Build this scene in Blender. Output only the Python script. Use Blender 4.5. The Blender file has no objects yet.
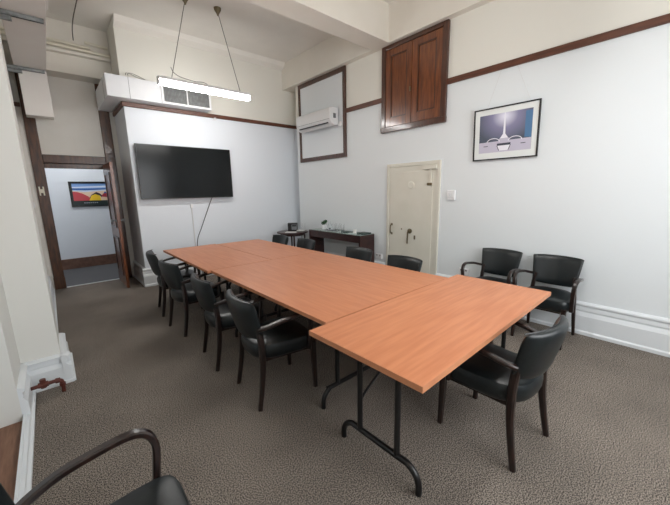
import bpy, bmesh, math, random
from mathutils import Vector, Matrix
random.seed(7)
C = bpy.context.scene.collection
PI = math.pi
H = 1.54

# ------------------------------------------------------------------ materials
def srgb(r, g, b):
    f = lambda c: (c/255/12.92) if c/255 <= .04045 else ((c/255+.055)/1.055)**2.4
    return (f(r), f(g), f(b), 1)

def base_mat(name, col, rough=.5, metal=0, **kw):
    m = bpy.data.materials.new(name); m.use_nodes = True
    b = m.node_tree.nodes['Principled BSDF']
    b.inputs['Base Color'].default_value = col
    b.inputs['Roughness'].default_value = rough
    b.inputs['Metallic'].default_value = metal
    for k, v in kw.items():
        b.inputs[k.replace('_', ' ')].default_value = v
    return m

def N(m, t, **kw):
    n = m.node_tree.nodes.new(t)
    for k, v in kw.items(): setattr(n, k, v)
    return n

def L(m, a, b): m.node_tree.links.new(a, b)

def noise_mat(name, c1, c2, scale=(1, 1, 1), nscale=5, detail=4, lo=.35, hi=.65, rough=.5,
              bump=0, bscale=None, metal=0, coat=0, coords='Object', dist=.004):
    m = base_mat(name, c1, rough, metal)
    b = m.node_tree.nodes['Principled BSDF']
    tc = N(m, 'ShaderNodeTexCoord'); mp = N(m, 'ShaderNodeMapping')
    mp.inputs['Scale'].default_value = scale
    L(m, tc.outputs[coords], mp.inputs[0])
    no = N(m, 'ShaderNodeTexNoise'); no.inputs['Scale'].default_value = nscale
    no.inputs['Detail'].default_value = detail
    L(m, mp.outputs[0], no.inputs['Vector'])
    cr = N(m, 'ShaderNodeValToRGB')
    cr.color_ramp.elements[0].position = lo; cr.color_ramp.elements[0].color = c1
    cr.color_ramp.elements[1].position = hi; cr.color_ramp.elements[1].color = c2
    L(m, no.outputs['Fac'], cr.inputs[0]); L(m, cr.outputs[0], b.inputs['Base Color'])
    if coat: b.inputs['Coat Weight'].default_value = coat; b.inputs['Coat Roughness'].default_value = .12
    if bump:
        n2 = N(m, 'ShaderNodeTexNoise'); n2.inputs['Scale'].default_value = bscale or nscale
        n2.inputs['Detail'].default_value = 3
        L(m, mp.outputs[0], n2.inputs['Vector'])
        bp = N(m, 'ShaderNodeBump'); bp.inputs['Strength'].default_value = bump
        bp.inputs['Distance'].default_value = dist
        L(m, n2.outputs['Fac'], bp.inputs['Height']); L(m, bp.outputs[0], b.inputs['Normal'])
    return m

def wall_mat(name, low, high, zs=2.9):
    """two paint colours meeting behind the picture rail"""
    m = base_mat(name, low, .55)
    b = m.node_tree.nodes['Principled BSDF']
    g = N(m, 'ShaderNodeNewGeometry'); s = N(m, 'ShaderNodeSeparateXYZ')
    L(m, g.outputs['Position'], s.inputs[0])
    gt = N(m, 'ShaderNodeMath', operation='GREATER_THAN'); gt.inputs[1].default_value = zs
    L(m, s.outputs['Z'], gt.inputs[0])
    mx = N(m, 'ShaderNodeMix', data_type='RGBA')
    mx.inputs[6].default_value = low; mx.inputs[7].default_value = high
    L(m, gt.outputs[0], mx.inputs[0]); L(m, mx.outputs[2], b.inputs['Base Color'])
    no = N(m, 'ShaderNodeTexNoise'); no.inputs['Scale'].default_value = 9; no.inputs['Detail'].default_value = 5
    L(m, g.outputs['Position'], no.inputs['Vector'])
    bp = N(m, 'ShaderNodeBump'); bp.inputs['Strength'].default_value = .15; bp.inputs['Distance'].default_value = .01
    L(m, no.outputs['Fac'], bp.inputs['Height']); L(m, bp.outputs[0], b.inputs['Normal'])
    return m

M = {}
M['wall'] = wall_mat('wall_paint', srgb(224, 229, 235), srgb(229, 227, 218))
M['wallc'] = wall_mat('cream_wall_paint', srgb(226, 226, 221), srgb(228, 226, 219))
M['wallw'] = noise_mat('old_white_paint', srgb(224, 220, 212), srgb(228, 225, 218), nscale=4, rough=.6)
M['wallr'] = wall_mat('wall_paint_right', srgb(225, 230, 232), srgb(229, 227, 218))
M['ceil'] = noise_mat('ceiling_paint', srgb(232, 229, 222), srgb(236, 233, 226), nscale=3, rough=.7)
M['beam'] = noise_mat('beam_paint', srgb(226, 221, 210), srgb(229, 224, 214), nscale=3, rough=.6)
M['trimw'] = base_mat('white_gloss_trim', srgb(228, 233, 236), .3)
M['carpet'] = noise_mat('carpet', srgb(60, 54, 49), srgb(150, 140, 129), nscale=160, detail=3, lo=.45, hi=.56, rough=.97)
def carpet_wear(m):
    nt = m.node_tree; b = nt.nodes['Principled BSDF']; src = b.inputs['Base Color'].links[0].from_socket
    g = N(m, 'ShaderNodeNewGeometry'); no = N(m, 'ShaderNodeTexNoise'); no.inputs['Scale'].default_value = 2.2; no.inputs['Detail'].default_value = 4
    L(m, g.outputs['Position'], no.inputs['Vector'])
    mr = N(m, 'ShaderNodeMapRange'); mr.inputs[1].default_value = .3; mr.inputs[2].default_value = .7; mr.inputs[3].default_value = .86; mr.inputs[4].default_value = 1.12
    L(m, no.outputs['Fac'], mr.inputs[0])
    v = N(m, 'ShaderNodeVectorMath', operation='SCALE'); L(m, src, v.inputs[0]); L(m, mr.outputs[0], v.inputs['Scale'])
    L(m, v.outputs[0], b.inputs['Base Color'])
carpet_wear(M['carpet'])
M['hallfloor'] = noise_mat('dark_hall_floor', srgb(72, 72, 74), srgb(92, 92, 94), nscale=60, rough=.8)
M['darkwood'] = noise_mat('varnished_dark_wood', srgb(58, 34, 20), srgb(92, 56, 32), scale=(6, 6, .8), nscale=6, rough=.35, coat=.3)
M['darkwood_y'] = noise_mat('varnished_rail_wood', srgb(78, 44, 30), srgb(100, 60, 42), scale=(1, 1, 8), nscale=5, rough=.4)
M['oak'] = noise_mat('door_wood', srgb(88, 46, 24), srgb(122, 68, 36), scale=(6, 6, .7), nscale=6, rough=.35, coat=.3)
M['cup'] = noise_mat('cupboard_wood', srgb(88, 42, 14), srgb(124, 68, 28), scale=(7, 7, .8), nscale=5, rough=.3, coat=.5)
M['cupframe'] = noise_mat('cupboard_frame_wood', srgb(58, 29, 16), srgb(80, 44, 26), scale=(7, 7, .8), nscale=5, rough=.3, coat=.5)
M['table_y'] = noise_mat('beech_laminate_lengthwise', srgb(190, 119, 80), srgb(201, 132, 92), scale=(14, 1.1, 14), nscale=2.4, detail=6, rough=.38)
M['table_x'] = noise_mat('beech_laminate_crosswise', srgb(192, 120, 80), srgb(205, 135, 94), scale=(1.1, 14, 14), nscale=2.4, detail=6, rough=.38)
M['tedge'] = noise_mat('beech_edge', srgb(190, 126, 90), srgb(200, 138, 100), nscale=8, rough=.45)
M['blackmetal'] = base_mat('black_steel', srgb(16, 16, 17), .35)
M['leather'] = noise_mat('black_vinyl', srgb(16, 22, 24), srgb(22, 29, 31), nscale=40, rough=.36, bump=.12, bscale=140, dist=.002)
M['leatherdk'] = noise_mat('black_vinyl_piping', srgb(14, 18, 20), srgb(18, 22, 24), nscale=40, rough=.4)
M['chairwood'] = noise_mat('black_brown_chair_wood', srgb(24, 15, 13), srgb(42, 26, 21), scale=(4, 4, 1), nscale=12, rough=.3, coat=.3)
M['tv'] = base_mat('tv_screen', srgb(20, 23, 24), .16, 0, Specular_IOR_Level=.22)
M['tvf'] = base_mat('tv_frame', srgb(14, 14, 15), .3)
M['white'] = base_mat('white_plastic', srgb(232, 233, 234), .35)
M['ductw'] = noise_mat('white_painted_duct', srgb(224, 226, 230), srgb(230, 232, 235), nscale=4, rough=.45)
M['duct2'] = noise_mat('off_white_boxing', srgb(236, 231, 226), srgb(238, 234, 229), nscale=4, rough=.5)
M['grille'] = base_mat('grille_dark', srgb(104, 104, 104), .6)
M['greymetal'] = noise_mat('galvanised_steel', srgb(120, 124, 124), srgb(150, 154, 154), nscale=20, rough=.45, metal=.4)
M['safe'] = noise_mat('cream_painted_steel', srgb(214, 211, 198), srgb(219, 216, 204), nscale=4, rough=.4)
M['brass'] = base_mat('aged_brass', srgb(120, 108, 84), .35, .7)
M['console'] = noise_mat('dark_red_brown_veneer', srgb(44, 26, 26), srgb(62, 36, 34), scale=(3, 3, 12), nscale=4, rough=.35)
M['glass'] = base_mat('clear_glass', (1, 1, 1, 1), .0, Transmission_Weight=1.0, IOR=1.12)
M['glasstop'] = base_mat('green_tinted_glass', srgb(176, 200, 196), .08, Transmission_Weight=.35, IOR=1.45)
M['green'] = noise_mat('green_leaves', srgb(24, 60, 34), srgb(50, 96, 52), nscale=60, rough=.6)
M['darkgreen'] = base_mat('dark_green_cover', srgb(40, 62, 58), .5)
M['paper'] = base_mat('white_paper', srgb(232, 232, 228), .7)
M['black'] = base_mat('black_plastic', srgb(22, 22, 24), .4)
M['grey'] = base_mat('grey_plastic', srgb(110, 114, 118), .5)
M['copper'] = noise_mat('brown_painted_pipe', srgb(74, 32, 24), srgb(100, 48, 36), nscale=30, rough=.5)
M['sill'] = noise_mat('worn_brown_timber', srgb(118, 84, 64), srgb(140, 104, 82), scale=(10, 1, 1), nscale=6, rough=.6)
M['hallskirt'] = noise_mat('brown_hall_skirting', srgb(92, 64, 52), srgb(116, 84, 68), nscale=12, rough=.6)
M['mat'] = base_mat('picture_mat', srgb(226, 230, 228), .6)
M['cream'] = base_mat('cream_conduit', srgb(226, 220, 202), .5)
M['wire'] = base_mat('grey_wire', srgb(104, 100, 92), .5, .3)
M['cablew'] = base_mat('white_cable', srgb(210, 210, 210), .5)
def emit(name, col, s):
    m = base_mat(name, (0, 0, 0, 1), .5)
    b = m.node_tree.nodes['Principled BSDF']
    b.inputs['Base Color'].default_value = (.9, .9, .9, 1)
    b.inputs['Emission Color'].default_value = col
    b.inputs['Emission Strength'].default_value = s
    return m
LAMP = 30
M['tube'] = emit('lit_diffuser', (1, .98, .955, 1), LAMP)

# ------------------------------------------------------------------ mesh helpers
def obj(name, bm, mat, parent=None, smooth=False, bevel=0, segs=2):
    me = bpy.data.meshes.new(name)
    bmesh.ops.recalc_face_normals(bm, faces=bm.faces)
    bm.to_mesh(me); bm.free()
    mats = mat if isinstance(mat, (list, tuple)) else [mat]
    for m in mats: me.materials.append(M[m])
    o = bpy.data.objects.new(name, me); C.objects.link(o)
    if smooth:
        for p in me.polygons: p.use_smooth = True
        b2 = bmesh.new(); b2.from_mesh(me)
        for e in b2.edges:
            if len(e.link_faces) == 2 and e.calc_face_angle(0) > math.radians(38): e.smooth = False
        b2.to_mesh(me); b2.free()
    if bevel:
        md = o.modifiers.new('bevel', 'BEVEL'); md.width = bevel; md.segments = segs
        md.limit_method = 'ANGLE'; md.angle_limit = math.radians(40)
    if parent: o.parent = parent
    return o

def thing(name, label, cat, loc=(0, 0, 0), rotz=0, group=None):
    o = bpy.data.objects.new(name, None); C.objects.link(o)
    o.empty_display_size = .1
    o.location = loc; o.rotation_euler = (0, 0, rotz)
    o['label'] = label; o['category'] = cat
    if group: o['group'] = group
    return o

def tag(o, label, cat, group=None):
    o['label'] = label; o['category'] = cat
    if group: o['group'] = group
    return o

def struct(name, bm, mat, parent=None, label=None, **kw):
    o = obj(name, bm, mat, parent, **kw)
    if not parent: o['kind'] = 'structure'
    if label: o['label'] = label
    return o

def new(): return bmesh.new()

def box(bm, x0, x1, y0, y1, z0, z1, mi=0):
    vs = [bm.verts.new((x, y, z)) for x in (x0, x1) for y in (y0, y1) for z in (z0, z1)]
    for f in ((0, 1, 3, 2), (4, 6, 7, 5), (0, 4, 5, 1), (2, 3, 7, 6), (0, 2, 6, 4), (1, 5, 7, 3)):
        fa = bm.faces.new([vs[i] for i in f]); fa.material_index = mi
    return bm

def B(*a): return box(new(), *a)

def prism(bm, poly, axis, a0, a1, mi=0):
    """poly: list of 2D points; axis 'x','y','z' is the extrusion axis"""
    def P(u, v, w):
        return {'x': (w, u, v), 'y': (u, w, v), 'z': (u, v, w)}[axis]
    A = [bm.verts.new(P(u, v, a0)) for u, v in poly]
    Bv = [bm.verts.new(P(u, v, a1)) for u, v in poly]
    n = len(poly)
    bm.faces.new(A).material_index = mi; bm.faces.new(Bv).material_index = mi
    for i in range(n):
        bm.faces.new([A[i], A[(i+1) % n], Bv[(i+1) % n], Bv[i]]).material_index = mi
    return bm

def smooth_path(pts, k=6):
    P = [Vector(p) for p in pts]; out = []
    for i in range(len(P)-1):
        p0 = P[max(i-1, 0)]; p1 = P[i]; p2 = P[i+1]; p3 = P[min(i+2, len(P)-1)]
        for j in range(k):
            t = j/k
            out.append(.5*((2*p1)+(-p0+p2)*t+(2*p0-5*p1+4*p2-p3)*t*t+(-p0+3*p1-3*p2+p3)*t**3))
    out.append(P[-1]); return out

def sweep(bm, pts, section, side=None, scales=None):
    """sweep a closed 2D section (a along side, b along the other normal) along pts"""
    P = [Vector(p) for p in pts]; n = len(P); rings = []
    prev = None
    for i, p in enumerate(P):
        t = (P[min(i+1, n-1)]-P[max(i-1, 0)]).normalized()
        if side is not None:
            s = Vector(side); s = (s - t*s.dot(t)).normalized()
        else:
            if prev is None:
                s = t.cross(Vector((0, 0, 1)))
                if s.length < .1: s = t.cross(Vector((1, 0, 0)))
                s.normalize()
            else:
                s = (prev - t*prev.dot(t)).normalized()
            prev = s
        u = t.cross(s).normalized()
        k = scales[i] if scales else 1
        if not isinstance(k, tuple): k = (k, k)
        rings.append([bm.verts.new(p + s*a*k[0] + u*b*k[1]) for a, b in section])
    m = len(section)
    for i in range(n-1):
        for j in range(m):
            bm.faces.new([rings[i][j], rings[i][(j+1) % m], rings[i+1][(j+1) % m], rings[i+1][j]])
    bm.faces.new(rings[0]); bm.faces.new(rings[-1][::-1])
    return bm

def circ(r, n=10): return [(r*math.cos(2*PI*i/n), r*math.sin(2*PI*i/n)) for i in range(n)]
def rrect(w, h, r, k=3):
    out = []
    for cx, cy, a0 in ((w/2-r, h/2-r, 0), (-w/2+r, h/2-r, 90), (-w/2+r, -h/2+r, 180), (w/2-r, -h/2+r, 270)):
        for j in range(k+1):
            a = math.radians(a0+90*j/k); out.append((cx+r*math.cos(a), cy+r*math.sin(a)))
    return out
def tube(bm, pts, r, n=10, scales=None): return sweep(bm, pts, circ(r, n), None, scales)

def lathe(bm, prof, c=(0, 0, 0), n=20):
    rings = []
    for r, z in prof:
        rings.append([bm.verts.new((c[0]+max(r, 1e-4)*math.cos(2*PI*i/n), c[1]+max(r, 1e-4)*math.sin(2*PI*i/n), c[2]+z)) for i in range(n)])
    for a, b in zip(rings, rings[1:]):
        for i in range(n): bm.faces.new([a[i], a[(i+1) % n], b[(i+1) % n], b[i]])
    bm.faces.new(rings[0][::-1]); bm.faces.new(rings[-1])
    return bm

# ------------------------------------------------------------------ room shell
XR, YF, YD, XB, XL, ZC, YB = 4.07, 6.08, 7.0, 1.075, -.34, 4.1, -1.3
T = .12
struct('floor', B(XL-.25, XR+T, YB-T, 7.02, -.1, 0), 'carpet')
struct('floor.001', B(-1.6, 2.6, 7.02, 8.9, -.1, -.001), 'hallfloor')
struct('ceiling', B(XL-.25, XR+T, YB-T, 6.9, ZC, ZC+.1), 'ceil')
struct('ceiling.001', B(-1.6, 2.6, 7.1, 8.9, 3.2, 3.3), 'ceil')

struct('wall_right', B(XR, XR+.35, YB-T, 5.76, 0, ZC), 'wallr')
struct('wall_right.001', B(XR+.23, XR+.35, 5.76, YF+T, 0, ZC), 'wallr')
struct('wall_far', B(XB, XR+.23, YF, YF+T, 0, ZC), 'wall')
struct('wall_return', B(XB, XB+T, YF+T, YD, 0, ZC), 'wall')
struct('wall_back', B(XL-.25, XR, YB-T, YB, 0, ZC), 'wall')
# left wall: near leg with the recessed doorway, pilaster, far leg
bm = new()
box(bm, XL-T, XL, 2.93, 3.39, 0, ZC)
box(bm, XL-T, XL, YB, 1.45, 0, ZC)
box(bm, XL-T, XL, 1.45, 2.93, 2.3, ZC)
struct('wall_left', bm, 'wallc')
struct('wall_pilaster', B(-.46, -.10, 3.39, 3.86, 0, ZC), 'wallc')
struct('wall_left.001', B(-.30, -.18, 3.86, YD, 0, ZC), 'wallc')
# door wall (lower part) with opening x .03 .. .85, z 0 .. 2.06, upper part forward
bm = new()
box(bm, -.18, .03, YD, YD+T, 0, 3.38)
box(bm, .85, XB+T, YD, YD+T, 0, 3.38)
box(bm, .03, .85, YD, YD+T, 2.06, 3.38)
struct('wall_door', bm, 'wallw')
struct('wall_bulkhead', B(-.18, XB, 6.68, YD+T, 3.38, ZC), 'beam')
# hallway beyond
struct('wall_hall', B(-1.6, 2.6, 8.78, 8.9, 0, 3.2), 'wall')
struct('wall_hall_left', B(-1.7, -1.6, 7.0, 8.9, 0, 3.2), 'wall')
struct('wall_hall_right', B(2.6, 2.7, 7.0, 8.9, 0, 3.2), 'wall')
struct('baseboard_hall', B(-1.6, 2.6, 8.755, 8.78, 0, .215), 'hallskirt')
# beams
struct('ceiling_beam_right', B(3.97, XR+.23, YB, YF, 3.61, ZC), 'beam')
struct('ceiling_beam_cross', B(XL, 3.97, 3.27, 3.60, 3.61, ZC), 'beam')
bm = new(); prism(bm, [(YF, 3.98), (YF, ZC), (YF-.14, ZC), (YF-.1, 4.03)], 'x', XB, 3.97)
struct('ceiling_cove', bm, 'ceil')

# picture rails
struct('trim_1', B(XR-.028, XR, YB, 2.37, 2.855, 2.925), 'darkwood_y', bevel=.006)
struct('trim_2', B(XR-.028, XR, 3.445, 4.262, 2.855, 2.925), 'darkwood_y', bevel=.006)
struct('trim_4', B(XB-.028, XR+.23, YF-.03, YF, 2.875, 2.94), 'darkwood_y', bevel=.006)
struct('trim_5', B(XB-.03, XB, YF, YD-.03, 2.875, 2.94), 'darkwood_y', bevel=.006)
struct('trim_6', B(-.18, -.115, YD-.025, YD, 2.87, 2.93), 'darkwood_y', bevel=.006)

SK = [(0, 0), (.05, 0), (.05, .03), (.036, .045), (.036, .198), (.018, .24), (.018, .25), (.024, .258), (.02, .30), (.032, .312), (.032, .328), (.012, .345), (0, .345)]
def skirt(name, axis, base, sgn, a0, a1, k=1.0, tk=1.0):
    bm = new()
    prism(bm, [(base+sgn*u*tk, v*k) for u, v in SK], axis, a0, a1)
    return struct(name, bm, 'trimw')
# prism axis y -> (u=x, v=z); axis x -> (u=y, v=z)
skirt('baseboard_right', 'y', XR, -1, YB, 2.42)
skirt('baseboard_right.001', 'y', XR, -1, 3.37, 5.76)
skirt('baseboard_far', 'x', YF, -1, XB-.05, XR+.23, .9)
skirt('baseboard_return', 'y', XB, -1, YF, YD, .9)
skirt('baseboard_left', 'y', XL, 1, 2.93, 3.39, .72, 1.2)
skirt('baseboard_left.001', 'y', -.18, 1, 3.86, YD, .72, 1.2)
skirt('baseboard_pilaster', 'x', 3.39, -1, XL, -.04, .72, 1.4)
skirt('baseboard_pilaster.001', 'y', -.10, 1, 3.33, 3.92, .72, 1.4)
# near-left doorway: white door set back, brown sill, white threshold
struct('door_3', B(XL-.16, XL-T, 1.45, 2.93, 0, 2.3), 'trimw')
struct('trim_7', B(XL-T, XL+.005, 1.45, 2.93, 0, .012), 'sill')
bm = new(); prism(bm, [(XL+.005, 0), (-.28, 0), (-.28, .02), (-.295, .03), (-.3, .045), (-.318, .045), (-.32, .055), (XL+.005, .055)], 'y', YB, 3.3)
struct('trim_8', bm, 'trimw')

# ------------------------------------------------------------------ hall doorway
# architraves
bm = new(); box(bm, -.11, .03, YD-.03, YD+T, .18, 3.37); box(bm, -.115, .035, YD-.035, YD, 0, .2)
struct('door_1_casing', bm, 'darkwood', bevel=.008)
bm = new(); box(bm, .85, 1.0, YD-.03, YD+T, 0, 3.37)
struct('door_1_casing.001', bm, 'darkwood', bevel=.008)
bm = new(); box(bm, .03, .85, YD-.028, YD+T, 2.06, 2.19); box(bm, .03, .85, YD+.02, YD+T, 1.985, 2.06)
struct('door_1_casing.002', bm, 'darkwood', bevel=.006)
struct('trim_9', B(-.11, .95, YD+.0, YD+.03, -.001, .008), 'trimw')
# thin picked-out bead on the casing
d = thing('door_1', 'open brown panelled door swung into the room beside the white corner wall', 'door', (.832, YD-.03, 0), 0)
del d['label']; del d['category']; d['kind'] = 'structure'
bm = new(); box(bm, -.042, 0, -.80, 0, .01, 2.045); 
leaf = obj('door_leaf', bm, 'oak', d, bevel=.003)
bm = new()
for z0, z1 in ((.2, .85), (1.0, 1.9)):
    for s in (-1, 1):
        x = -.042 if s < 0 else 0
        for (ya, yb, za, zb) in ((-.68, -.12, z0, z0+.03), (-.68, -.12, z1-.03, z1), (-.68, -.65, z0+.03, z1-.03), (-.15, -.12, z0+.03, z1-.03)):
            box(bm, min(x, x+s*.012), max(x, x+s*.012), ya, yb, za, zb)
obj('panel_moulding', bm, 'darkwood', d)
for s, x in ((-1, -.042), (1, 0)):
    bm = new(); lathe(bm, [(.026, 0), (.026, .006), (.01, .008), (.009, .04), (.022, .046), (.028, .06), (.022, .074), (.004, .078)])
    bmesh.ops.rotate(bm, verts=bm.verts, matrix=Matrix.Rotation(PI/2*s, 3, 'Y'), cent=(0, 0, 0))
    bmesh.ops.translate(bm, verts=bm.verts, vec=(x, -.70, 1.13))
    obj('door_knob', bm, 'greymetal', d, smooth=True)
bm = new()
for z in (.25, 1.0, 1.85): tube(bm, [(.004, .0, z), (.004, 0, z+.1)], .008)
obj('hinge', bm, 'brass', d)

# ------------------------------------------------------------------ safe door in the right wall
d2 = thing('door_2', '', '', (XR, 2.875, 0)); del d2['label']; del d2['category']; d2['kind'] = 'structure'
bm = new()
Y0, Y1, ZT = -.47, .455, 1.925
box(bm, -.03, 0, Y0, Y0+.045, 0, ZT); box(bm, -.03, 0, Y1-.045, Y1, 0, ZT); box(bm, -.03, 0, Y0+.045, Y1-.045, ZT-.05, ZT)
obj('door_frame', bm, 'safe', d2, bevel=.004)
bm = new(); box(bm, -.004, -.001, Y0-.02, Y1+.02, 0, ZT+.02); obj('backing_plate', bm, 'trimw', d2)  # thin white plate showing as a border round the frame
bm = new(); box(bm, -.018, -.004, Y0+.045, Y1-.045, 0, ZT-.05)
box(bm, -.026, -.018, Y0+.11, Y1-.07, .12, ZT-.13)
obj('door_leaf', bm, 'safe', d2, bevel=.003)
bm = new(); box(bm, -.055, -.026, Y0+.045, Y0+.26, ZT-.115, ZT-.055); box(bm, -.045, -.02, Y0+.13, Y0+.165, ZT-.30, ZT-.115)
obj('door_closer', bm, 'safe', d2, bevel=.004)
bm = new(); box(bm, -.05, -.02, Y0+.12, Y0+.19, ZT-.335, ZT-.30); obj('closer_latch', bm, 'brass', d2, bevel=.004)
bm = new()
lathe(bm, [(.055, 0), (.055, .005), (.045, .008), (.002, .008)], n=28)
bmesh.ops.rotate(bm, verts=bm.verts, matrix=Matrix.Rotation(-PI/2, 3, 'Y'), cent=(0, 0, 0))
bmesh.ops.translate(bm, verts=bm.verts, vec=(-.026, 0, 1.60)); obj('maker_disc', bm, 'safe', d2, smooth=False)
bm = new(); tube(bm, smooth_path([(-.026, .345, 1.0), (-.06, .345, .985), (-.065, .345, .93), (-.06, .345, .875), (-.026, .345, .86)], 4), .009)
box(bm, -.03, -.02, .33, .36, .985, 1.02); box(bm, -.03, -.02, .33, .36, .84, .875)
obj('pull_handle', bm, 'brass', d2, smooth=False)
bm = new(); lathe(bm, [(.038, 0), (.038, .012), (.018, .016), (.016, .04), (.002, .042)])
bmesh.ops.rotate(bm, verts=bm.verts, matrix=Matrix.Rotation(-PI/2, 3, 'Y'), cent=(0, 0, 0))
bmesh.ops.translate(bm, verts=bm.verts, vec=(-.026, 0, .92))
tube(bm, [(-.06, 0, .93), (-.062, .015, .90), (-.06, .022, .73)], .011)
obj('lever_handle', bm, 'brass', d2)
bm = new(); box(bm, -.034, -.026, -.10, -.075, .80, .86); box(bm, -.03, -.026, .145, .165, .93, .95); obj('keyhole_cover', bm, 'brass', d2)

# ------------------------------------------------------------------ upper cupboard hatch
t = thing('wall_cupboard', 'varnished brown two-door wooden cupboard high on the right wall under the beam', 'cupboard', (XR, 2.905, 2.40))
bm = new(); W2, HT = .54, 1.205
box(bm, -.045, 0, -W2, -W2+.075, 0, HT); box(bm, -.045, 0, W2-.075, W2, 0, HT)
box(bm, -.045, 0, -W2+.075, W2-.075, HT-.055, HT); box(bm, -.055, 0, -W2-.005, W2+.005, 0, .075)
obj('frame', bm, 'cupframe', t, bevel=.006)
for ya, yb in ((-W2+.078, -.003), (.003, W2-.078)):
    bm = new(); z0, z1 = .08, HT-.06; s = .085
    box(bm, -.034, -.008, ya, ya+s, z0, z1); box(bm, -.034, -.008, yb-s, yb, z0, z1)
    box(bm, -.034, -.008, ya+s, yb-s, z0, z0+.12); box(bm, -.034, -.008, ya+s, yb-s, z1-s, z1)
    dr = obj('door', bm, 'cup', t, bevel=.003)
    bm = new(); box(bm, -.016, -.008, ya+s, yb-s, z0+.12, z1-s); obj('panel', bm, 'cup', dr)
    bm = new(); y0, y1, za, zb = ya+s, yb-s, z0+.12, z1-s
    for a in ((y0, y0+.016, za, zb), (y1-.016, y1, za, zb), (y0+.016, y1-.016, za, za+.016), (y0+.016, y1-.016, zb-.016, zb)):
        box(bm, -.03, -.016, *a)
    obj('moulding', bm, 'cupframe', dr)
bm = new(); box(bm, -.046, -.034, .012, .03, .50, .56); obj('catch', bm, 'brass', t)

# ------------------------------------------------------------------ board framed in wood with air conditioner
t = thing('wall_panel_frame', 'brown wooden frame around a white panel, behind the air conditioner', 'frame', (XR, 4.95, 2.125))
ya, yb, h = -.69, .69, 1.48
bm = new()
box(bm, -.03, 0, ya, ya+.07, 0, h); box(bm, -.03, 0, yb-.055, yb, 0, h)
box(bm, -.03, 0, ya+.07, yb-.055, 0, .075); box(bm, -.03, 0, ya+.07, yb-.055, h-.075, h)
obj('frame', bm, 'cupframe', t, bevel=.006)
bm = new(); box(bm, -.008, 0, ya+.07, yb-.055, .075, h-.075); obj('panel', bm, 'trimw', t)

t = thing('air_conditioner', 'white split-system air conditioner unit mounted over the wood-framed panel', 'air conditioner', (XR-.03, 4.95, 2.67))
prof = [(0, .02), (0, .30), (-.15, .30), (-.19, .28), (-.20, .22), (-.195, .09), (-.16, .035), (-.10, .005)]
bm = new(); prism(bm, prof, 'y', -.505, .505)
obj('casing', bm, 'white', t, bevel=.01)
bm = new(); box(bm, -.2035, -.198, -.495, .495, .10, .104); obj('panel_seam', bm, 'grey', t)
bm = new(); prism(bm, [(-.165, .028), (-.105, .0), (-.11, -.006), (-.172, .022)], 'y', -.43, .43); obj('louvre', bm, 'white', t)
bm = new(); prism(bm, [(-.176, .056), (-.164, .038), (-.170, .036), (-.182, .054)], 'y', -.43, .43); obj('air_outlet', bm, 'black', t)
bm = new(); box(bm, -.12, -.06, -.512, -.505, .12, .20); obj('side_cap', bm, 'grey', t, bevel=.004)
o = B(XR-.05, XR-.001, 4.36, 4.43, 2.66, 2.74)
t2 = obj('pipe_cover', o, 'white', None, bevel=.005); t2.parent = t; t2.location = (-(XR-.03), -4.95, -2.67)

# ------------------------------------------------------------------ duct box on the far wall corner
t = thing('ceiling_duct', 'white boxed air duct wrapping the far wall corner above the television', 'duct', (XB, YF, 2.945))
bm = new()
DF = 5.84-YF
poly = [(.845-XB, DF), (2.34-XB, DF), (2.34-XB, -.03), (-.03, -.03), (-.03, .88), (.845-XB, .88)]
prism(bm, poly, 'z', 0, .30)
obj('casing', bm, 'ductw', t, bevel=.004)
for a in ((.055, .060, DF-.002, DF, 0, .3), (.843-XB, .845-XB, .02, .026, 0, .3)):
    obj('joint', B(*a), 'grey', t)
bm = new(); y = DF; ga, gb = .49, 1.265
box(bm, ga, ga+.03, y-.02, y, .0, .29); box(bm, gb-.03, gb, y-.02, y, .0, .29); box(bm, ga+.03, gb-.03, y-.02, y, .0, .03); box(bm, ga+.03, gb-.03, y-.02, y, .26, .29)
box(bm, (ga+gb)/2-.008, (ga+gb)/2+.008, y-.02, y, .03, .26)
gr = obj('grille', bm, 'white', t)
bm = new(); box(bm, ga+.03, gb-.03, y-.002, y-.0005, .03, .26)
obj('grille_opening', bm, 'grille', gr)
bm = new(); k = 0; x = ga+.038
while x < gb-.036:
    if abs(x+.003-(ga+gb)/2) > .012: box(bm, x, x+.006, y-.014, y-.002, .032, .258)
    x += .0205
obj('grille_vanes', bm, 'greymetal', gr)
bm = new(); tube(bm, smooth_path([(.02, -.3, .30), (.03, -.3, .33), (.10, -.28, .33), (.16, -.25, .315), (.3, -.2, .305), (.42, -.15, .305)], 5), .004, 6)
tube(bm, smooth_path([(.05, -.3, .30), (.06, -.3, .335), (.14, -.27, .34), (.3, -.2, .31)], 5), .004, 6)
obj('loose_cable', bm, 'wire', t)

# conduit at the bulkhead above the doorway
t = thing('conduit_tray', 'cream cable trunking running along the bulkhead above the hall doorway', 'cable tray', (.3, 6.68, 3.63))
bm = new(); box(bm, -.48, .77, -.10, 0, 0.01, .05); obj('tray', bm, 'beam', t)
bm = new(); tube(bm, [(-.48, -.07, .17), (.52, -.07, .15)], .022, 12); obj('pipe', bm, 'cream', t, smooth=True)
bm = new(); tube(bm, [(-.48, -.085, .11), (.765, -.085, .085)], .024, 12); obj('pipe', bm, 'cream', t, smooth=True)
bm = new(); tube(bm, [(.46, -.03, .235), (.75, -.03, .215)], .022, 12); obj('pipe', bm, 'cream', t, smooth=True)
bm = new(); tube(bm, smooth_path([(.66, 5.6, ZC-.01), (.64, 5.9, 4.04), (.62, 6.2, 3.99), (.615, 6.45, 3.93), (.62, 6.58, 3.835)], 6), .007, 6)
tag(obj('hanging_cable', bm, 'wire'), 'thin grey cable dropping from the ceiling to the trunking over the hall doorway', 'cable')

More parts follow.
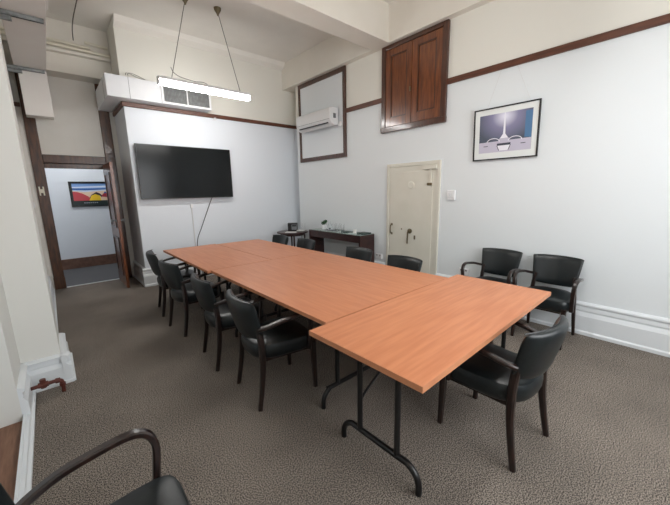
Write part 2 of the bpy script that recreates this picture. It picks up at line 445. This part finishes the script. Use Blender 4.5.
# boxed duct along left wall + drop + struts
t = thing('cable_duct', 'off-white boxed duct running along the left ceiling and dropping beside the doorway', 'duct', (.07, 5.5, 3.3))
bm = new(); box(bm, -.165, .17, -3.0, 1.17, 0, .22); obj('horizontal_run', bm, 'duct2', t, bevel=.004)
bm = new(); box(bm, -.135, .17, 1.0, 1.22, -.62, 0); obj('vertical_drop', bm, 'duct2', t, bevel=.004)
bm = new(); box(bm, -.165, .185, -3.0, -1.08, .005, .225); obj('joining_cover', bm, 'duct2', t, bevel=.003)
for k, y in enumerate((4.66, 6.45)):
    t = thing('strut_bracket', ['galvanised steel strut carrying the left duct near the camera', 'galvanised steel strut carrying the left duct close to the hall doorway'][k],
              'bracket', (-.18, y, 3.298), 0, 'steel struts under the left duct')
    bm = new(); box(bm, 0, .40, -.02, .02, -.04, -.001); box(bm, 0, .16, -.02, .02, -.085, -.045)
    obj('channel', bm, 'greymetal', t, bevel=.003)
    bm = new(); box(bm, 0, .39, -.006, .006, -.0415, -.04); obj('channel_slot', bm, 'black', t)

# ------------------------------------------------------------------ television and cables
t = thing('television', 'large black flat-screen television mounted on the far wall', 'television', (1.91, YF, 1.46))
bm = new(); box(bm, -.775, .775, -.085, -.04, 0, .87); obj('bezel', bm, 'tvf', t, bevel=.004)
bm = new(); box(bm, -.763, .763, -.087, -.085, .014, .858); obj('screen', bm, 'tv', t)
bm = new(); box(bm, -.3, .3, -.04, -.001, .2, .65); obj('wall_bracket', bm, 'blackmetal', t)
bm = new(); tube(bm, smooth_path([(2.30, YF-.03, 1.47), (2.25, YF-.02, 1.36), (2.15, YF-.015, 1.13), (2.05, YF-.015, .9), (1.97, YF-.015, .72), (1.95, YF-.015, .5), (1.98, YF-.06, .3), (1.98, YF-.07, .01)], 6), .006, 6)
tag(obj('television_cable', bm, 'black'), 'black cable slanting down the wall from the television', 'cable')
t = thing('cable_conduit', 'thin white conduit running straight down the wall below the television', 'conduit', (1.92, YF, .31))
bm = new(); box(bm, -.008, .008, -.012, 0, 0, .97); obj('channel', bm, 'cablew', t)
bm = new(); box(bm, -.022, .022, -.03, 0, .97, 1.04); obj('junction_box', bm, 'white', t, bevel=.003)
t = tag(obj('wall_sensor', B(2.46, 2.50, YF-.03, YF, 2.84, 2.89), 'white', bevel=.004), 'tiny white sensor just under the picture rail on the far wall', 'sensor')

# ------------------------------------------------------------------ pendant battens
def batten(label, y, x0, x1, z0, cables):
    t = thing('pendant_light', label, 'light', ((x0+x1)/2, y, z0), 0, 'suspended white batten lights')
    w = (x1-x0)/2
    bm = new(); prism(bm, [(-.04, .10), (.04, .10), (.05, .085), (.05, .06), (-.05, .06), (-.05, .085)], 'x', -w, w)
    box(bm, -w-.006, -w, -.05, .05, 0, .10); box(bm, w, w+.006, -.05, .05, 0, .10)
    obj('housing', bm, 'white', t)
    bm = new(); prism(bm, [(-.05, .06), (.05, .06), (.048, .018), (.033, 0), (-.033, 0), (-.048, .018)], 'x', -w, w)
    obj('diffuser', bm, 'tube', t)
    for a, b in cables:
        bm = new(); tube(bm, [(a, 0, .10), (b, 0, ZC-z0-.05)], .0045, 6); obj('suspension_cable', bm, 'wire', t)
        bm = new(); lathe(bm, [(.008, -.10), (.02, -.07), (.045, -.03), (.05, 0)], (b, 0, ZC-z0)); obj('ceiling_rose', bm, 'brass', t, smooth=True)
    bm = new(); a, b = cables[0]
    tube(bm, smooth_path([(a+.005, 0, .24), (a+.035, 0, .18), (a+.12, 0, .14), (a+.3, 0, .12), (a+.42, 0, .13), (a+.5, 0, .10)], 5), .004, 6)
    obj('power_flex', bm, 'wire', t)
    return t
batten('suspended lit batten light in front of the far wall duct', 4.88, 1.29, 2.56, 2.945, ((-.47, -.20), (.50, .24)))
batten('suspended lit batten light over the camera end of the room', 1.0, 1.6, 2.9, 2.945, ((-.47, -.20), (.50, .24)))

# ------------------------------------------------------------------ pictures
def picture_right():
    t = thing('framed_picture', 'black-framed picture of a tall spire and arcs hung from the right wall rail', 'picture', (XR, 1.605, 1.868))
    w, h = .355, .585
    tl = lambda z: -.012-.035*z/h      # leans out at the top
    def lean(o): o.rotation_euler = (0, -.05, 0); o.location = (-.012, 0, 0)
    bm = new()
    for a in ((-w, -w+.014, 0, h), (w-.014, w, 0, h), (-w+.014, w-.014, 0, .014), (-w+.014, w-.014, h-.014, h)): box(bm, -.022, 0, *a)
    lean(obj('frame', bm, 'black', t))
    bm = new(); box(bm, -.012, -.004, -w+.014, w-.014, .014, h-.014); lean(obj('mount', bm, 'mat', t))
    m = base_mat('night_photo', srgb(90, 90, 130), .3); M['ph'] = m
    b = m.node_tree.nodes['Principled BSDF']
    tc = N(m, 'ShaderNodeTexCoord'); sp = N(m, 'ShaderNodeSeparateXYZ'); L(m, tc.outputs['Object'], sp.inputs[0])
    mp = N(m, 'ShaderNodeMapping'); mp.inputs['Location'].default_value = (0, 0, -1.6); mp.inputs['Scale'].default_value = (1, 3.0, 3.4)
    L(m, tc.outputs['Object'], mp.inputs[0])
    g = N(m, 'ShaderNodeVectorMath', operation='LENGTH'); L(m, mp.outputs[0], g.inputs[0])
    cr = N(m, 'ShaderNodeValToRGB'); e = cr.color_ramp.elements
    e[0].position = .05; e[0].color = srgb(226, 226, 240); e[1].position = 1; e[1].color = srgb(78, 86, 100)
    x = e.new(.42); x.color = srgb(136, 134, 164)
    L(m, g.outputs['Value'], cr.inputs[0]); L(m, cr.outputs[0], b.inputs['Base Color'])
    M['ph_w'] = base_mat('photo_white', srgb(236, 236, 244), .3); M['ph_l'] = base_mat('photo_lilac', srgb(196, 192, 208), .3)
    M['ph_d'] = base_mat('photo_dark', srgb(62, 64, 78), .3); M['ph_b'] = base_mat('photo_blue', srgb(84, 122, 160), .3)
    iw, z0, z1 = .285, .085, .51
    bm = new(); box(bm, -.0145, -.012, -iw, iw, z0, z1); lean(obj('photograph', bm, 'ph', t))
    bm = new(); X = -.0147
    def quad(pts, mi, dx=0):
        f = bm.faces.new([bm.verts.new((X-dx, y, z)) for y, z in pts]); f.material_index = mi
    # camera looks along +x : left in the picture = +y
    quad([(iw, z0), (-iw, z0), (-iw, .21), (iw, .205)], 1)
    quad([(-iw+.0, .21), (-iw, z1-.02), (-iw+.07, z1-.02), (-iw+.07, .22)], 3, .0001)
    quad([(.014, .26), (-.014, .26), (-.007, .45), (-.004, z1), (.004, z1), (.007, .45)], 0, .0002)
    quad([(.045, .235), (-.045, .235), (-.014, .28), (.014, .28)], 0, .0003)
    quad([(.075, .18), (-.075, .18), (-.05, .235), (.05, .235)], 1, .0003)
    quad([(.075, .155), (-.075, .155), (-.075, .18), (.075, .18)], 2, .0004)
    quad([(.05, .10), (-.05, .10), (-.075, .155), (.075, .155)], 0, .0003)
    for s in (-1, 1):
        pr = None
        for k in range(13):
            a = PI*k/12
            p = (s*(.12+.075*math.cos(a)), .20+.045*math.sin(a)); q = (s*(.12+.067*math.cos(a)), .20+.037*math.sin(a))
            if pr: quad([pr[0], p, q, pr[1]], 0, .0005)
            pr = (p, q)
        quad([(s*.18, .155), (s*.23, .155), (s*.23, .163), (s*.18, .163)], 2, .0003)
        quad([(s*.078, .155), (s*.07, .155), (s*.047, .10), (s*.055, .10)], 2, .0006)
    lean(obj('printed_image', bm, ['ph_w', 'ph_l', 'ph_d', 'ph_b'], t))
    bm = new()
    tube(bm, [(-.03, .22, h-.01), (-.015, .09, .985)], .0015, 5); tube(bm, [(-.03, -.25, h-.01), (-.015, -.075, .985)], .0015, 5)
    obj('hanging_wire', bm, 'cablew', t)
picture_right()

def picture_hall():
    t = thing('framed_poster', 'black-framed poster of red hills and a yellow tent by blue sea in the hall', 'picture', (.72, 8.78, 1.30))
    w, h = .36, .53
    bm = new()
    for a in ((-w, -w+.03, 0, h), (w-.03, w, 0, h), (-w+.03, w-.03, 0, .03), (-w+.03, w-.03, h-.03, h)): box(bm, a[0], a[1], -.03, 0, a[2], a[3])
    obj('frame', bm, 'black', t)
    for n, c in (('pk', (28, 44, 44)), ('sky', (120, 158, 214)), ('cl', (206, 218, 236)), ('sea', (44, 92, 166)), ('sand', (232, 206, 178)), ('red', (196, 72, 80)), ('red2', (170, 52, 66)), ('yel', (240, 200, 44)), ('dk', (52, 36, 48))):
        M['po_'+n] = base_mat('poster_'+n, srgb(*c), .4)
    bm = new(); Y = -.012
    def q(pts, mi, d=0):
        f = bm.faces.new([bm.verts.new((x, Y-d, z)) for x, z in pts]); f.material_index = mi
    a, b2 = -w+.03, w-.03
    q([(a, .03), (b2, .03), (b2, .50), (a, .50)], 0)
    q([(a+.02, .13), (b2, .13), (b2, .49), (a+.02, .49)], 4, .0005)
    q([(a+.02, .35), (b2, .35), (b2, .49), (a+.02, .49)], 1, .001)
    q([(a+.02, .39), (b2, .41), (b2, .445), (a+.02, .42)], 2, .0015)
    q([(a+.02, .352), (-.1, .345), (b2, .365), (b2, .385), (-.1, .385), (a+.02, .395)], 3, .002)
    q([(a+.02, .335), (-.1, .31), (b2, .345), (b2, .365), (-.1, .345), (a+.02, .355)], 2, .0025)
    q([(a+.02, .13), (-.02, .13), (-.02, .18), (-.06, .22), (-.15, .28), (-.24, .315), (a+.02, .32)], 5, .003)
    q([(-.05, .13), (.16, .13), (.15, .23), (.07, .27), (.0, .24)], 7, .0035)
    q([(-.03, .175), (-.03, .2), (.0, .25), (.06, .29), (.07, .265), (.0, .235)], 8, .004)
    q([(.05, .28), (.09, .31), (.15, .28), (.185, .24), (.18, .19), (.15, .235), (.10, .25)], 8, .0042)
    q([(.17, .21), (b2, .19), (b2, .29), (.24, .295), (.20, .26)], 6, .0045)
    q([(.22, .28), (.25, .325), (.28, .285)], 3, .005)
    for k in range(7):
        x = -.14+k*.036; q([(x, .075), (x+.014, .075), (x+.014, .092), (x, .092)], 2, .0055)
    obj('printed_image', bm, ['po_pk', 'po_sky', 'po_cl', 'po_sea', 'po_sand', 'po_red', 'po_red2', 'po_yel', 'po_dk'], t)
picture_hall()

# ------------------------------------------------------------------ small wall fittings
t = thing('light_switch', 'white double light switch beside the cream steel door', 'switch', (XR, 2.235, 1.39))
bm = new(); box(bm, -.03, 0, -.055, .055, 0, .13); obj('plate', bm, 'white', t, bevel=.005)
for a in (-.045, .005): obj('rocker', B(-.036, -.03, a, a+.04, .03, .10), 'white', t, bevel=.002)
def outlet(y, z, label):
    t = thing('power_outlet', label, 'outlet', (XR, y, z), 0, 'white power outlets on the right wall')
    bm = new(); box(bm, -.022, 0, -.07, .07, 0, .085); obj('plate', bm, 'white', t, bevel=.004)
    for a in (-.045, .02): obj('rocker', B(-.025, -.022, a, a+.025, .05, .07), 'grey', t)
outlet(2.0, .40, 'white power outlet low on the wall left of the two wall chairs')
outlet(3.50, .40, 'white power outlet low on the wall between console and steel door')
t = thing('light_switch', 'white light switch on the wall left of the hall doorway', 'switch', (-.18, 6.93, 1.36))
bm = new(); box(bm, 0, .012, -.05, .05, 0, .09); obj('plate', bm, 'white', t, bevel=.003)
bm = new(); box(bm, .012, .017, -.02, .02, .02, .07); obj('rocker', bm, 'white', t)
t = thing('door_catch', 'pale metal catch screwed to the left casing of the hall doorway', 'catch', (-.05, YD-.03, 1.62))
bm = new(); box(bm, -.035, -.018, -.012, 0, -.07, .07); box(bm, .012, .03, -.012, 0, -.07, .07); box(bm, -.018, .012, -.016, 0, -.03, .03)
obj('plate', bm, 'cream', t, bevel=.003)

# heating pipe
t = thing('heating_pipe', 'brown painted pipe with a valve elbowing to the carpet below the pilaster', 'pipe', (-.2, 3.2, 0))
bm = new(); tube(bm, smooth_path([(-.10, .0, .10), (.03, 0, .105), (.075, 0, .10), (.085, 0, .07), (.085, 0, 0)], 5), .014); obj('pipe', bm, 'copper', t, smooth=True)
bm = new(); tube(bm, [(-.025, 0, .08), (-.025, 0, .15)], .019, 12); tube(bm, [(-.055, 0, .105), (.005, 0, .105)], .021, 12); obj('valve', bm, 'copper', t)
bm = new(); tube(bm, [(.045, 0, .104), (.075, 0, .102)], .02, 12); tube(bm, [(.085, 0, .05), (.085, 0, .075)], .02, 12); obj('elbow_joint', bm, 'copper', t)

# ------------------------------------------------------------------ tables
def legset(t, axis, pos, c, half, z, sgn=1, name='leg_frame'):
    """folding T leg: foot bar with down-turned ends, twin posts, brace. axis = direction of the foot bar"""
    def P(u, v, w): return (u, v, w) if axis == 'x' else (v, u, w)
    bm = new(); fz = .135
    pts = [P(c-half, pos, 0), P(c-half, pos, .05), P(c-half+.02, pos, .10), P(c-half+.07, pos, fz), P(c-half+.13, pos, fz),
           P(c+half-.13, pos, fz), P(c+half-.07, pos, fz), P(c+half-.02, pos, .10), P(c+half, pos, .05), P(c+half, pos, 0)]
    tube(bm, smooth_path(pts, 4), .0175, 12)
    q = half-.14
    for s in (-1, 1):
        tube(bm, [P(c+s*q, pos, fz), P(c+s*q, pos, z)], .0165, 12)
    tube(bm, [P(c-q, pos, z-.06), P(c+q, pos, z-.06)], .009, 8)
    lf = obj(name, bm, 'blackmetal', t, smooth=True)
    bm = new(); tube(bm, smooth_path([P(c+q, pos, z-.44), P(c+q, pos+sgn*.01, z-.39), P(c+q, pos+sgn*.06, z-.34), P(c+q, pos+sgn*.35, z-.18), P(c+q, pos+sgn*.62, z-.02)], 5), .008, 8)
    obj('folding_brace', bm, 'blackmetal', lf)

def table(label, x0, x1, y0, y1, grain, legaxis, thick=.028, ztop=.74, inset=.17, rz=0):
    cx, cy = (x0+x1)/2, (y0+y1)/2
    t = thing('folding_table', label, 'table', (cx, cy, 0), math.radians(rz), 'wood-topped folding tables pushed together')
    w, d = (x1-x0)/2, (y1-y0)/2
    bm = new(); box(bm, -w+.003, w-.003, -d+.003, d-.003, ztop-thick+.002, ztop)
    obj('tabletop', bm, 'table_x' if grain == 'x' else 'table_y', t)
    bm = new(); e = .003
    for a in ((-w, -w+e, -d, d), (w-e, w, -d, d), (-w+e, w-e, -d, -d+e), (-w+e, w-e, d-e, d)): box(bm, *a, ztop-thick, ztop-.0005)
    obj('edge_banding', bm, 'tedge', t)
    bm = new(); zz = ztop-thick
    for yy in (-d+.08, d-.10):
        bm = new(); box(bm, -w+.08, w-.08, yy, yy+.02, zz-.03, zz); obj('under_rail', bm, 'blackmetal', t)
    if legaxis == 'y':
        legset(t, 'y', -w+inset, 0, min(.275, d-.08), zz, 1); legset(t, 'y', w-inset, 0, min(.27, d-.08), zz, -1)
    else:
        legset(t, 'x', -d+inset, 0, min(.63, w-.08) if w > .5 else .27, zz, 1); legset(t, 'x', d-inset, 0, min(.58, w-.1) if w > .5 else .27, zz, -1)
    return t
table('nearest folding table set crosswise at the camera end of the long table', 1.043, 2.818, .672, 1.437, 'x', 'y', .03, rz=.7)
table('largest wood-topped table in the middle of the run, behind the crosswise one', 1.185, 2.645, 1.449, 3.335, 'y', 'x')
table('far folding table on the left half, by the television wall', 1.15, 1.912, 3.340, 5.085, 'y', 'x', inset=.13)
table('far folding table on the right half, by the side table corner', 1.918, 2.645, 3.340, 5.03, 'y', 'x', inset=.13)

# ------------------------------------------------------------------ chairs
def loft(bm, rings, close=True):
    R = [[bm.verts.new(p) for p in r] for r in rings]
    m = len(R[0])
    for a, b in zip(R, R[1:]):
        for i in range(m): bm.faces.new([a[i], a[(i+1) % m], b[(i+1) % m], b[i]])
    bm.faces.new(R[0][::-1]); bm.faces.new(R[-1])

def seat_mesh():
    rings = []; n = 44
    prof = [(.55, .350), (.88, .354), (.955, .368), (.99, .395), (1.0, .425), (.995, .448), (.965, .466), (.90, .474), (.6, .479), (.15, .482)]
    for s, z in prof:
        r = []
        for i in range(n):
            a = 2*PI*i/n; c, sn = math.cos(a), math.sin(a); p = 6.5 if c > 0 else 3.0
            x = .24*math.copysign(abs(c)**(2/p), c); k = (x+.24)/.48
            y = (.205+.042*k)*math.copysign(abs(sn)**(2/p), sn)
            r.append((x*s, y*s, z))
        rings.append(r)
    bm = new(); loft(bm, rings); return bm

def back_mid(u, f): return (-.240-.068*f+.06*u*u, (.196+.034*f)*u)
def back_mesh():
    bm = new(); rings = []; nu = 22; n = 22
    for i in range(nu+1):
        u = -math.cos(PI*i/nu)
        e = max(max(0, 1-abs(u)**8)**.5, .12)
        zt = .816-.004*u*u; zb = .503+.02*u*u
        ring = []
        for j in range(n):
            a = 2*PI*j/n; c, s = math.cos(a), math.sin(a); p = 2/4
            hz = (zt-zb)/2*(.93+.07*e)
            z = (zt+zb)/2 + hz*math.copysign(abs(s)**p, s)
            f = (z-.525)/.285
            th = .034*e*(1+.10*max(0, f))
            xc, yw = back_mid(u, f)
            ring.append((xc+th*math.copysign(abs(c)**.8, c), yw, z))
        rings.append(ring)
    loft(bm, rings); return bm

def piping_mesh(side):
    bm = new(); pts = []
    for k in range(24):
        u = -.96+1.92*k/23
        x, y = back_mid(u, 1.0)
        pts.append((x+.018, y, .812-.004*u*u))
    tube(bm, pts, .004, 6); return bm

def arm_mesh(s):
    pts = smooth_path([(-.21, s*.205, .605), (-.16, s*.235, .62), (-.09, s*.254, .64), (0, s*.262, .654), (.09, s*.264, .664), (.14, s*.262, .657), (.170, s*.259, .632),
                       (.184, s*.256, .58), (.177, s*.252, .50), (.162, s*.25, .37)], 5)
    bm = new(); sweep(bm, pts, rrect(.036, .026, .006, 1), (0, 1, 0)); return bm

def leg_front(s):
    bm = new(); sweep(bm, [(.226, s*.207, .40), (.228, s*.209, .3), (.235, s*.213, 0)], rrect(.042, .042, .008, 1), (0, 1, 0), [1, .95, .7]); return bm
def leg_rear(s):
    pts = smooth_path([(-.205, s*.172, .62), (-.195, s*.182, .55), (-.19, s*.193, .44), (-.2, s*.204, .25), (-.24, s*.215, 0)], 5)
    n = len(pts); bm = new(); sweep(bm, pts, rrect(.036, .044, .009, 1), (0, 1, 0), [1 - .28*max(0, (i-12)/(n-13)) for i in range(n)]); return bm

PARTS = []
def make_chair(label, loc, rz, group):
    t = thing('armchair', label, 'chair', (loc[0], loc[1], 0), math.radians(rz), group)
    if not PARTS:
        a = [obj('seat', seat_mesh(), 'leather', t, smooth=True), obj('backrest', back_mesh(), 'leather', t, smooth=True),
             obj('piping', piping_mesh(1), 'leatherdk', t, smooth=True)]
        bm = new()
        prism(bm, [(-.17, -.17), (.19, -.20), (.19, .20), (-.17, .17)], 'z', .335, .36)
        a.append(obj('seat_frame', bm, 'chairwood', t))
        for s in (-1, 1):
            a += [obj('armrest', arm_mesh(s), 'chairwood', t, smooth=True), obj('leg', leg_front(s), 'chairwood', t, smooth=True), obj('leg', leg_rear(s), 'chairwood', t, smooth=True)]
        PARTS.extend(a)
    else:
        for p in PARTS:
            c = p.copy(); C.objects.link(c); c.parent = t
    return t
gl, gr_, gw = 'armchairs along the left side of the long table', 'armchairs on the wall side of the long table', 'armchairs standing against the right wall'
make_chair('black armchair on the left side of the long table, nearest to the camera', (1.19, 2.10), -4.6, gl)
make_chair('black armchair on the left side, second from the camera end', (1.17, 2.83), -5, gl)
make_chair('black armchair on the left side, third from the camera end', (1.14, 3.80), 6, gl)
make_chair('black armchair on the left side, farthest and closest to the hall door', (1.165, 4.56), -7, gl)
make_chair('black armchair behind the table, only its back showing below the small side table', (2.60, 4.63), 180, gr_)
make_chair('black armchair behind the table, back showing left of the console table', (2.63, 3.95), 178, gr_)
make_chair('black armchair behind the table, back showing at the right end of the console', (2.64, 2.82), 180, gr_)
make_chair('black armchair behind the table, back showing in front of the cream steel door', (2.58, 2.07), 180, gr_)
make_chair('black armchair pushed under the near edge of the crosswise table, seen from behind', (1.955, .72), 84.5, None)
make_chair('left one of the two black armchairs standing against the right wall', (3.72, 1.503), 180, gw)
make_chair('right one of the two black armchairs standing against the right wall', (3.72, .936), 180, gw)
make_chair('black armchair cropped in the lower left corner beside the wall', (-.01, 1.03), -1.5, None)

# ------------------------------------------------------------------ console and things on it
CX0, CX1, CY0, CY1, CZ = 3.695, 4.035, 3.58, 4.96, .82
t = thing('console_table', 'dark brown slab-sided console table with a glass top against the right wall', 'console', ((CX0+CX1)/2, (CY0+CY1)/2, 0))
w, d = (CX1-CX0)/2, (CY1-CY0)/2
bm = new(); box(bm, -w, w, -d, d, CZ-.03, CZ-.006); obj('top', bm, 'console', t, bevel=.002)
bm = new(); box(bm, -w+.01, -w+.03, -d+.04, d-.04, CZ-.13, CZ-.03); obj('front_apron', bm, 'console', t)
for a, b in ((-d, -d+.04), (d-.04, d)):
    bm = new(); box(bm, -w, w, a, b, 0, CZ-.03); obj('side_panel', bm, 'console', t, bevel=.002)
bm = new(); box(bm, -w+.01, w, -d+.01, d-.01, CZ-.006, CZ); obj('glass_top', bm, 'glasstop', t)

def leafball(bm, c, r, n):
    for k in range(n):
        a, b = random.uniform(0, 2*PI), random.uniform(-.4, PI/2)
        dirv = Vector((math.cos(a)*math.cos(b), math.sin(a)*math.cos(b), math.sin(b)))
        p = Vector(c)+dirv*r*random.uniform(.55, 1); s = random.uniform(.012, .02)
        u = dirv.orthogonal().normalized(); v = dirv.cross(u)
        f = [bm.verts.new(p+u*s), bm.verts.new(p+v*s*.5+dirv*.006), bm.verts.new(p-u*s), bm.verts.new(p-v*s*.5+dirv*.006)]
        bm.faces.new(f)
t = thing('potted_plant', 'small green plant in a white pot on the left end of the console', 'plant', (3.90, 4.74, CZ))
bm = new(); lathe(bm, [(.035, 0), (.042, .01), (.048, .075), (.044, .08), (.04, .07), (.002, .07)]); obj('pot', bm, 'white', t, smooth=True)
bm = new(); leafball(bm, (0, .0, .11), .055, 110); leafball(bm, (0, -.05, .15), .03, 40)
tube(bm, [(0, 0, .06), (0, 0, .12)], .006); obj('foliage', bm, 'green', t)
gs = 'glassware on the console table'
def glass(x, y, r, h, label, name='drinking_glass', prof=None):
    bm = new(); lathe(bm, prof or [(r*.85, 0), (r, h), (r*.92, h), (r*.78, .008), (.002, .008)], (0, 0, 0), 16)
    o = obj(name, bm, 'glass', smooth=True); o.location = (x, y, CZ); tag(o, label, 'glass' if name == 'drinking_glass' else 'bottle', gs)
glass(3.93, 4.61, .032, .15, 'clear carafe right next to the potted plant', 'glass_carafe', [(.035, 0), (.042, .03), (.036, .09), (.016, .12), (.018, .15), (.014, .15), (.012, .12), (.03, .09), (.036, .03), (.002, .01)])
for k, (x, y) in enumerate(((3.94, 4.49), (3.86, 4.43), (3.94, 4.38), (3.85, 4.32), (3.95, 4.27), (3.88, 4.21))):
    glass(x, y, .03, .115 if k % 2 else .13, 'clear glass tumbler in the cluster on the console beside the carafe')
t = tag(obj('serving_tray', box(box(new(), 3.80, 3.96, 3.99, 4.16, CZ, CZ+.006), 3.80, 3.806, 3.99, 4.16, CZ+.006, CZ+.014), 'darkgreen'), 'flat dark green tray in the middle of the console top', 'tray')
t = tag(obj('place_mat', B(3.79, 3.93, 4.33, 4.66, CZ, CZ+.002), 'grey'), 'thin grey mat lying at the front of the console below the glasses', 'mat')
bm = new(); lathe(bm, [(.026, 0), (.03, .06), (.026, .06), (.024, .006), (.002, .006)]); lathe(bm, [(.03, .001), (.04, .0)])
o = obj('white_cup', bm, 'paper', smooth=True); o.location = (3.88, 3.89, CZ+.001); tag(o, 'small white cup near the right end of the console', 'cup')
bm = new(); box(bm, 3.83, 3.99, 3.61, 3.79, CZ, CZ+.022)
tag(obj('folder', bm, 'darkgreen', bevel=.003), 'dark green folder lying at the right end of the console', 'folder')

# ------------------------------------------------------------------ side table
SX, SY, SZ = 3.72, 5.56, .725
t = thing('side_table', 'small dark round side table standing in the far right corner', 'side table', (SX, SY, 0))
bm = new(); lathe(bm, [(.29, -.03), (.32, -.022), (.32, 0), (.002, .0)], (0, 0, SZ), 32); obj('top', bm, 'console', t)
bm = new(); lathe(bm, [(.22, -.075), (.235, -.075), (.235, -.03), (.22, -.03)], (0, 0, SZ), 28); obj('apron', bm, 'console', t)
for k in range(4):
    a = PI/4+k*PI/2+.3; c, s = math.cos(a), math.sin(a)
    bm = new(); sweep(bm, smooth_path([(.22*c, .22*s, SZ-.03), (.25*c, .25*s, SZ-.12), (.21*c, .21*s, .3), (.25*c, .25*s, 0)], 5), rrect(.035, .03, .008, 2)); obj('leg', bm, 'console', t, smooth=True)
t = thing('radio', 'black and silver clock radio standing on the round side table', 'radio', (SX+.06, SY+.07, SZ), -.75)
bm = new(); box(bm, -.10, .10, -.05, .05, 0, .17); obj('body', bm, 'black', t, bevel=.008)
bm = new(); box(bm, -.02, .09, -.053, -.05, .03, .14); obj('front_panel', bm, 'grey', t)
bm = new(); box(bm, -.01, .08, -.055, -.053, .10, .13); obj('display', bm, 'black', t)
bm = new(); lathe(bm, [(.07, 0), (.095, .02), (.09, .022), (.065, .006), (.002, .006)]); o = obj('white_bowl', bm, 'paper', smooth=True); o.location = (SX+.14, SY-.10, SZ)
tag(o, 'shallow white bowl on the round side table, right of the radio', 'bowl')
for k, (dx, dy, s) in enumerate(((.05, -.02, .0), (.20, -.12, .0))):
    glass(3.0, 3.0, .028, .15, ['tall clear glass between radio and bowl on the side table', 'tall clear glass behind the bowl on the side table'][k])
    o = bpy.context.scene.collection.objects[-1]; o.location = (SX+(.21, .27)[k], SY+(.02, -.03)[k], SZ); o['group'] = 'tall glasses on the side table'
bm = new(); box(bm, -.11, .11, -.075, .075, 0, .006); o = obj('papers', bm, 'paper'); o.location = (SX-.10, SY-.10, SZ); o.rotation_euler = (0, 0, -.8)
tag(o, 'white leaflets lying at the front of the round side table', 'papers')

# ------------------------------------------------------------------ hall light, camera, world
t = thing('hall_light', 'lit white ceiling batten in the hallway beyond the door', 'light', (.3, 7.9, 3.12))
bm = new(); box(bm, -.6, .6, -.05, .05, .03, .08); obj('housing', bm, 'white', t)
M['tube2'] = emit('hall_diffuser', (.97, .98, 1, 1), 34)
bm = new(); box(bm, -.59, .59, -.045, .045, 0, .03); obj('diffuser', bm, 'tube2', t)

# added fill light: unseen glowing panel behind the camera, shaped like a window
struct('fill_panel_frame', B(.6, 3.2, YB, YB+.04, 1.0, 2.7), 'trimw')
M['sky'] = emit('fill_panel_glow', (.95, .97, 1, 1), 4.2)  # emission of the added fill panel
struct('fill_panel', B(.68, 3.12, YB+.04, YB+.045, 1.08, 2.62), 'sky')

w = bpy.data.worlds.new('world'); bpy.context.scene.world = w; w.use_nodes = True
w.node_tree.nodes['Background'].inputs[0].default_value = (.8, .88, 1, 1); w.node_tree.nodes['Background'].inputs[1].default_value = .3

cam = bpy.data.cameras.new('camera'); co = bpy.data.objects.new('camera', cam); C.objects.link(co)
yaw, pitch, roll = (math.radians(a) for a in (41.2975, -10.9018, -1.0763))
f = Vector((math.sin(yaw)*math.cos(pitch), math.cos(yaw)*math.cos(pitch), math.sin(pitch)))
r = Vector((math.cos(yaw), -math.sin(yaw), 0)); u = r.cross(f)
r2 = math.cos(roll)*r+math.sin(roll)*u; u2 = -math.sin(roll)*r+math.cos(roll)*u
mt = Matrix((( r2.x, u2.x, -f.x), (r2.y, u2.y, -f.y), (r2.z, u2.z, -f.z))).to_4x4()
mt.translation = (0, 0, H); co.matrix_world = mt
cam.sensor_fit = 'HORIZONTAL'; cam.sensor_width = 36; cam.lens = 320.49/670*36; cam.clip_start = .02
bpy.context.scene.camera = co
vs = bpy.context.scene.view_settings
vs.view_transform = 'Standard'; vs.look = 'None'; vs.gamma = 1; vs.exposure = 0.7; vs.use_curve_mapping = False
